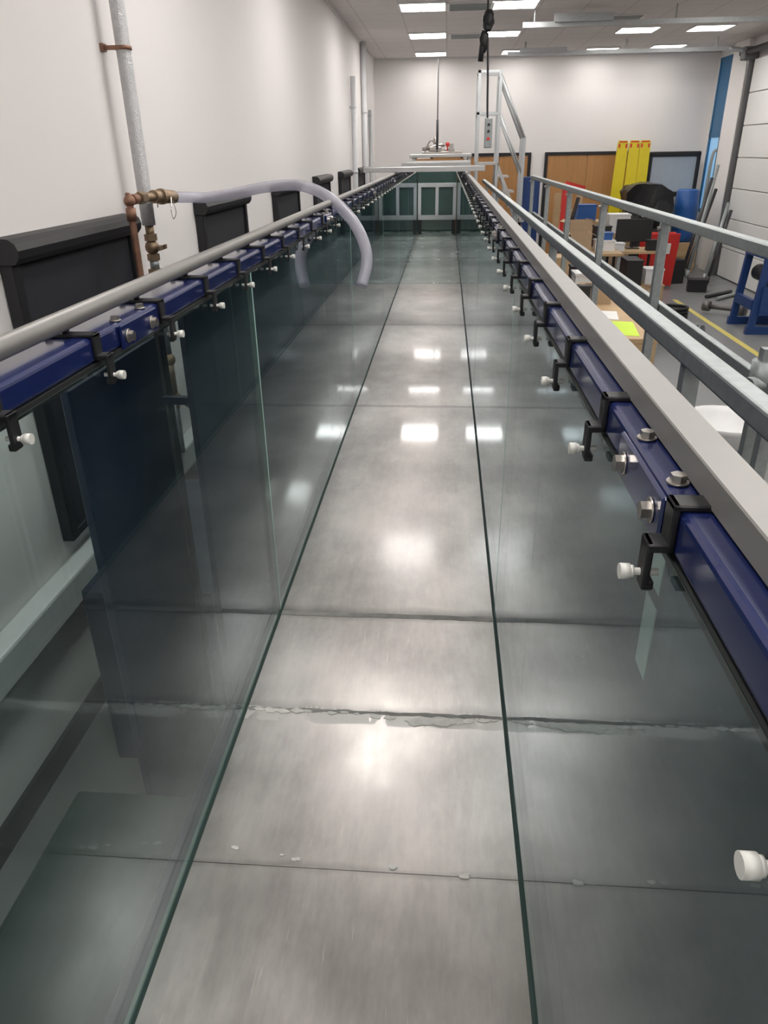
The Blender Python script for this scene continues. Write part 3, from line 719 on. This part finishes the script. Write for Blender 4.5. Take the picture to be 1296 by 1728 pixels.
m=MB(); m.lathe((2.2,11.40,.84),[(.04,0),(.045,.02),(.045,.16),(.02,.2),(.018,.24),(0,.24)]); m.fin('plastic_bottle',WHITEP,label='white plastic bottle on the table',category='bottle')
def monitor(x,y,z):
    R=root('computer_monitor',(x,y,z),'black flat computer monitor on a stand','monitor')
    MB().box(x-.28,x+.28,y-.015,y+.015,z+.1,z+.44,bev=.005).fin('display',BLACK,R)
    MB().box(x-.1,x+.1,y-.07,y+.07,z,z+.012).box(x-.02,x+.02,y+.015,y+.03,z+.012,z+.2).fin('stand',BLACK,R)
B3=root('computer_desk',(2.95,12.6,0),'small wooden desk carrying a monitor','desk')
MB().box(2.6,3.35,12.3,12.9,.71,.75,bev=.004).fin('desk_top',PLY,B3)
legs('desk_leg',(2.62,3.28),(12.32,12.83),.04,0,.71,BLACK,B3)
monitor(2.98,12.7,.75)
cbox(2.70,12.42,.75,.16,.18,.12,*TUB); cbox(3.2,12.42,.75,.14,.14,.16,*CASE)
cbox(2.65,10.75,0,.40,.36,.45,ang=.3); cbox(2.05,9.7,0,.4,.4,.5,*TUB)
cbox(2.05,10.6,0,.32,.42,.6,*CASE)
cbox(1.6,9.4,0,.36,.42,.85); cbox(1.50,10.2,0,.36,.4,.95,PLY,'wooden_box','lidded plywood box on the floor','box')
cbox(2.7,9.6,0,.34,.3,.25,*CASE); cbox(3.1,11.75,0,.30,.36,.36,PLY,'wooden_box','lidded plywood box on the floor','box'); cbox(3.1,11.75,.365,.26,.3,.22,*TUB)
cbox(2.72,11.5,0,.22,.5,.75,*CASE); cbox(2.35,13.6,0,.5,.5,1.1,PLY,'wooden_box','tall lidded plywood box on the floor','box')
cbox(2.9,13.6,0,.4,.4,.9); cbox(2.9,13.6,.905,.34,.34,.3,*TUB)
cbox(2.35,13.6,1.105,.3,.3,.25,BLUEP,'parts_bin','blue lidded parts bin on a wooden box','bin')
cbox(2.35,9.0,0,.3,.4,.35,GALV,'metal_box','grey lidded metal box on the floor','box'); cbox(2.35,9.0,.355,.26,.3,.15,*CASE)
for i,(xa,ya_,xb_,yb_) in enumerate(((3.0,9.6,3.4,10.3),(3.2,9.4,3.45,10.2),(4.3,12.3,4.9,12.9),(4.2,12.5,4.75,13.0))):
    m=MB(); m.tube([(xa,ya_,.03),(xb_,yb_,.03)],.03,sub=1,seg=8)
    m.fin('steel_offcut',SKIRT if i%2 else GALV,label='short steel bar lying on the floor' if i%2 else 'short grey pipe lying on the floor',category='steel bar',group='steel offcuts on the floor')
m=MB()
for k in range(4):
    pts=[(3.25+.18*math.cos(t*math.pi/6),10.9+.18*math.sin(t*math.pi/6),.025+k*.045) for t in range(13)]
    m.tube(pts,.022,seg=8,sub=2)
m.fin('coiled_hose',BLACK,label='coil of black hose lying on the floor',category='hose')
cbox(4.05,14.1,0,.34,.3,.4,*CASE,ang=.3); cbox(4.25,13.2,0,.3,.24,.2,*CASE,ang=-.2)
TC=root('tool_chest',(3.0,14.55,0),'grey metal tool chest with drawers','tool chest')
MB().box(2.75,3.2,14.3,14.8,.0,1.0,bev=.008).fin('chest_body',SKIRT,TC)
for k in range(5): 
    d=MB().box(2.77,3.18,14.27,14.30,.12+k*.17,.27+k*.17,bev=.004).fin('drawer',GALV,TC)
    MB().box(2.85,3.10,14.255,14.27,.22+k*.17,.235+k*.17).fin('handle',BLACK,d)
m=MB(); m.box(1.9,2.0,14.2,14.25,0,1.5,rot=None); m.box(2.3,2.38,14.2,14.25,0,1.5)
for z in (.3,.6,.9,1.2): m.box(1.98,2.32,14.205,14.245,z,z+.04)
m.fin('timber_ladder',PLY,label='short timber ladder leaning by the doors',category='ladder')
m=MB(); m.lathe((2.25,5.75,0),[(.12,0),(.14,.02),(.25,.1),(.32,.22),(.34,.26),(.33,.265),(.30,.22),(.23,.12),(.12,.04),(0,.03)])
m.fin('white_bowl',WHITEP,label='wide white plastic bowl on the floor',category='bowl')
Q=root('blue_machine_stand',(4.35,10.2,0),'blue steel machine stand with open gusseted side frames','machine stand')
for y in (9.9,10.55):
    m=MB()
    m.prism([(3.90,.0),(3.90,.10),(4.9,.10),(4.9,0)],'Y',y,y+.07)
    m.prism([(3.92,.10),(4.0,.10),(4.07,.98),(3.98,.98)],'Y',y,y+.06)
    m.prism([(4.28,.10),(4.36,.10),(4.30,.98),(4.22,.98)],'Y',y,y+.06)
    m.prism([(3.98,.90),(3.98,.98),(4.30,.98),(4.30,.90)],'Y',y-.01,y+.07)
    m.prism([(4.33,.55),(4.33,.63),(4.9,.63),(4.9,.55)],'Y',y,y+.06)
    m.prism([(4.35,.10),(4.85,.55),(4.9,.5),(4.45,.10)],'Y',y+.01,y+.05)
    m.fin('side_frame',BLUEM,Q)
for a in ((3.95,4.33,9.97,10.55,.93,.975),(4.33,4.9,9.97,10.55,.57,.60),(3.93,3.99,9.97,10.55,.3,.42),(4.0,4.3,9.86,9.9,.25,.6)): MB().box(*a).fin('cross_plate',BLUEM,Q)
MB().cyl((4.15,10.0,.70),(4.15,10.5,.70),.10,seg=24).fin('motor',BLACK,Q)
MB().cyl((4.6,9.86,.75),(4.6,10.6,.75),.13,seg=28).fin('drum',SKIRT,Q)
m=MB(); m.cyl((4.18,11.0,.11),(4.26,10.95,.11),.11,seg=28); m.cyl((3.86,11.25,.11),(4.2,10.98,.11),.035); m.cyl((3.78,11.31,.11),(3.86,11.25,.11),.07,seg=20)
m.fin('steel_roller',mat('dull_steel',(.16,.15,.145),.5,.6),label='short steel roller with flanged disc on the floor',category='roller')

w=bpy.data.worlds.new('world'); S.world=w; w.use_nodes=True
w.node_tree.nodes['Background'].inputs[0].default_value=(.8,.85,1,1); w.node_tree.nodes['Background'].inputs[1].default_value=.3

# ------------------------------------------------------------ camera
cam=bpy.data.cameras.new('camera'); co=bpy.data.objects.new('camera',cam); COL.objects.link(co)
f=1240.
Yc=Vector((107,610,-f)).normalized()
Zc=Vector((-42,2436,f)); Zc=(Zc-Yc*Zc.dot(Yc)).normalized()
Xc=Yc.cross(Zc)
R=Matrix((Xc,Yc,Zc))
M=R.to_4x4(); M.translation=Vector((0,0,H))
co.matrix_world=M
cam.sensor_fit='VERTICAL'; cam.sensor_height=36; cam.lens=f/1728*36
cam.clip_start=.02; cam.clip_end=100
S.camera=co
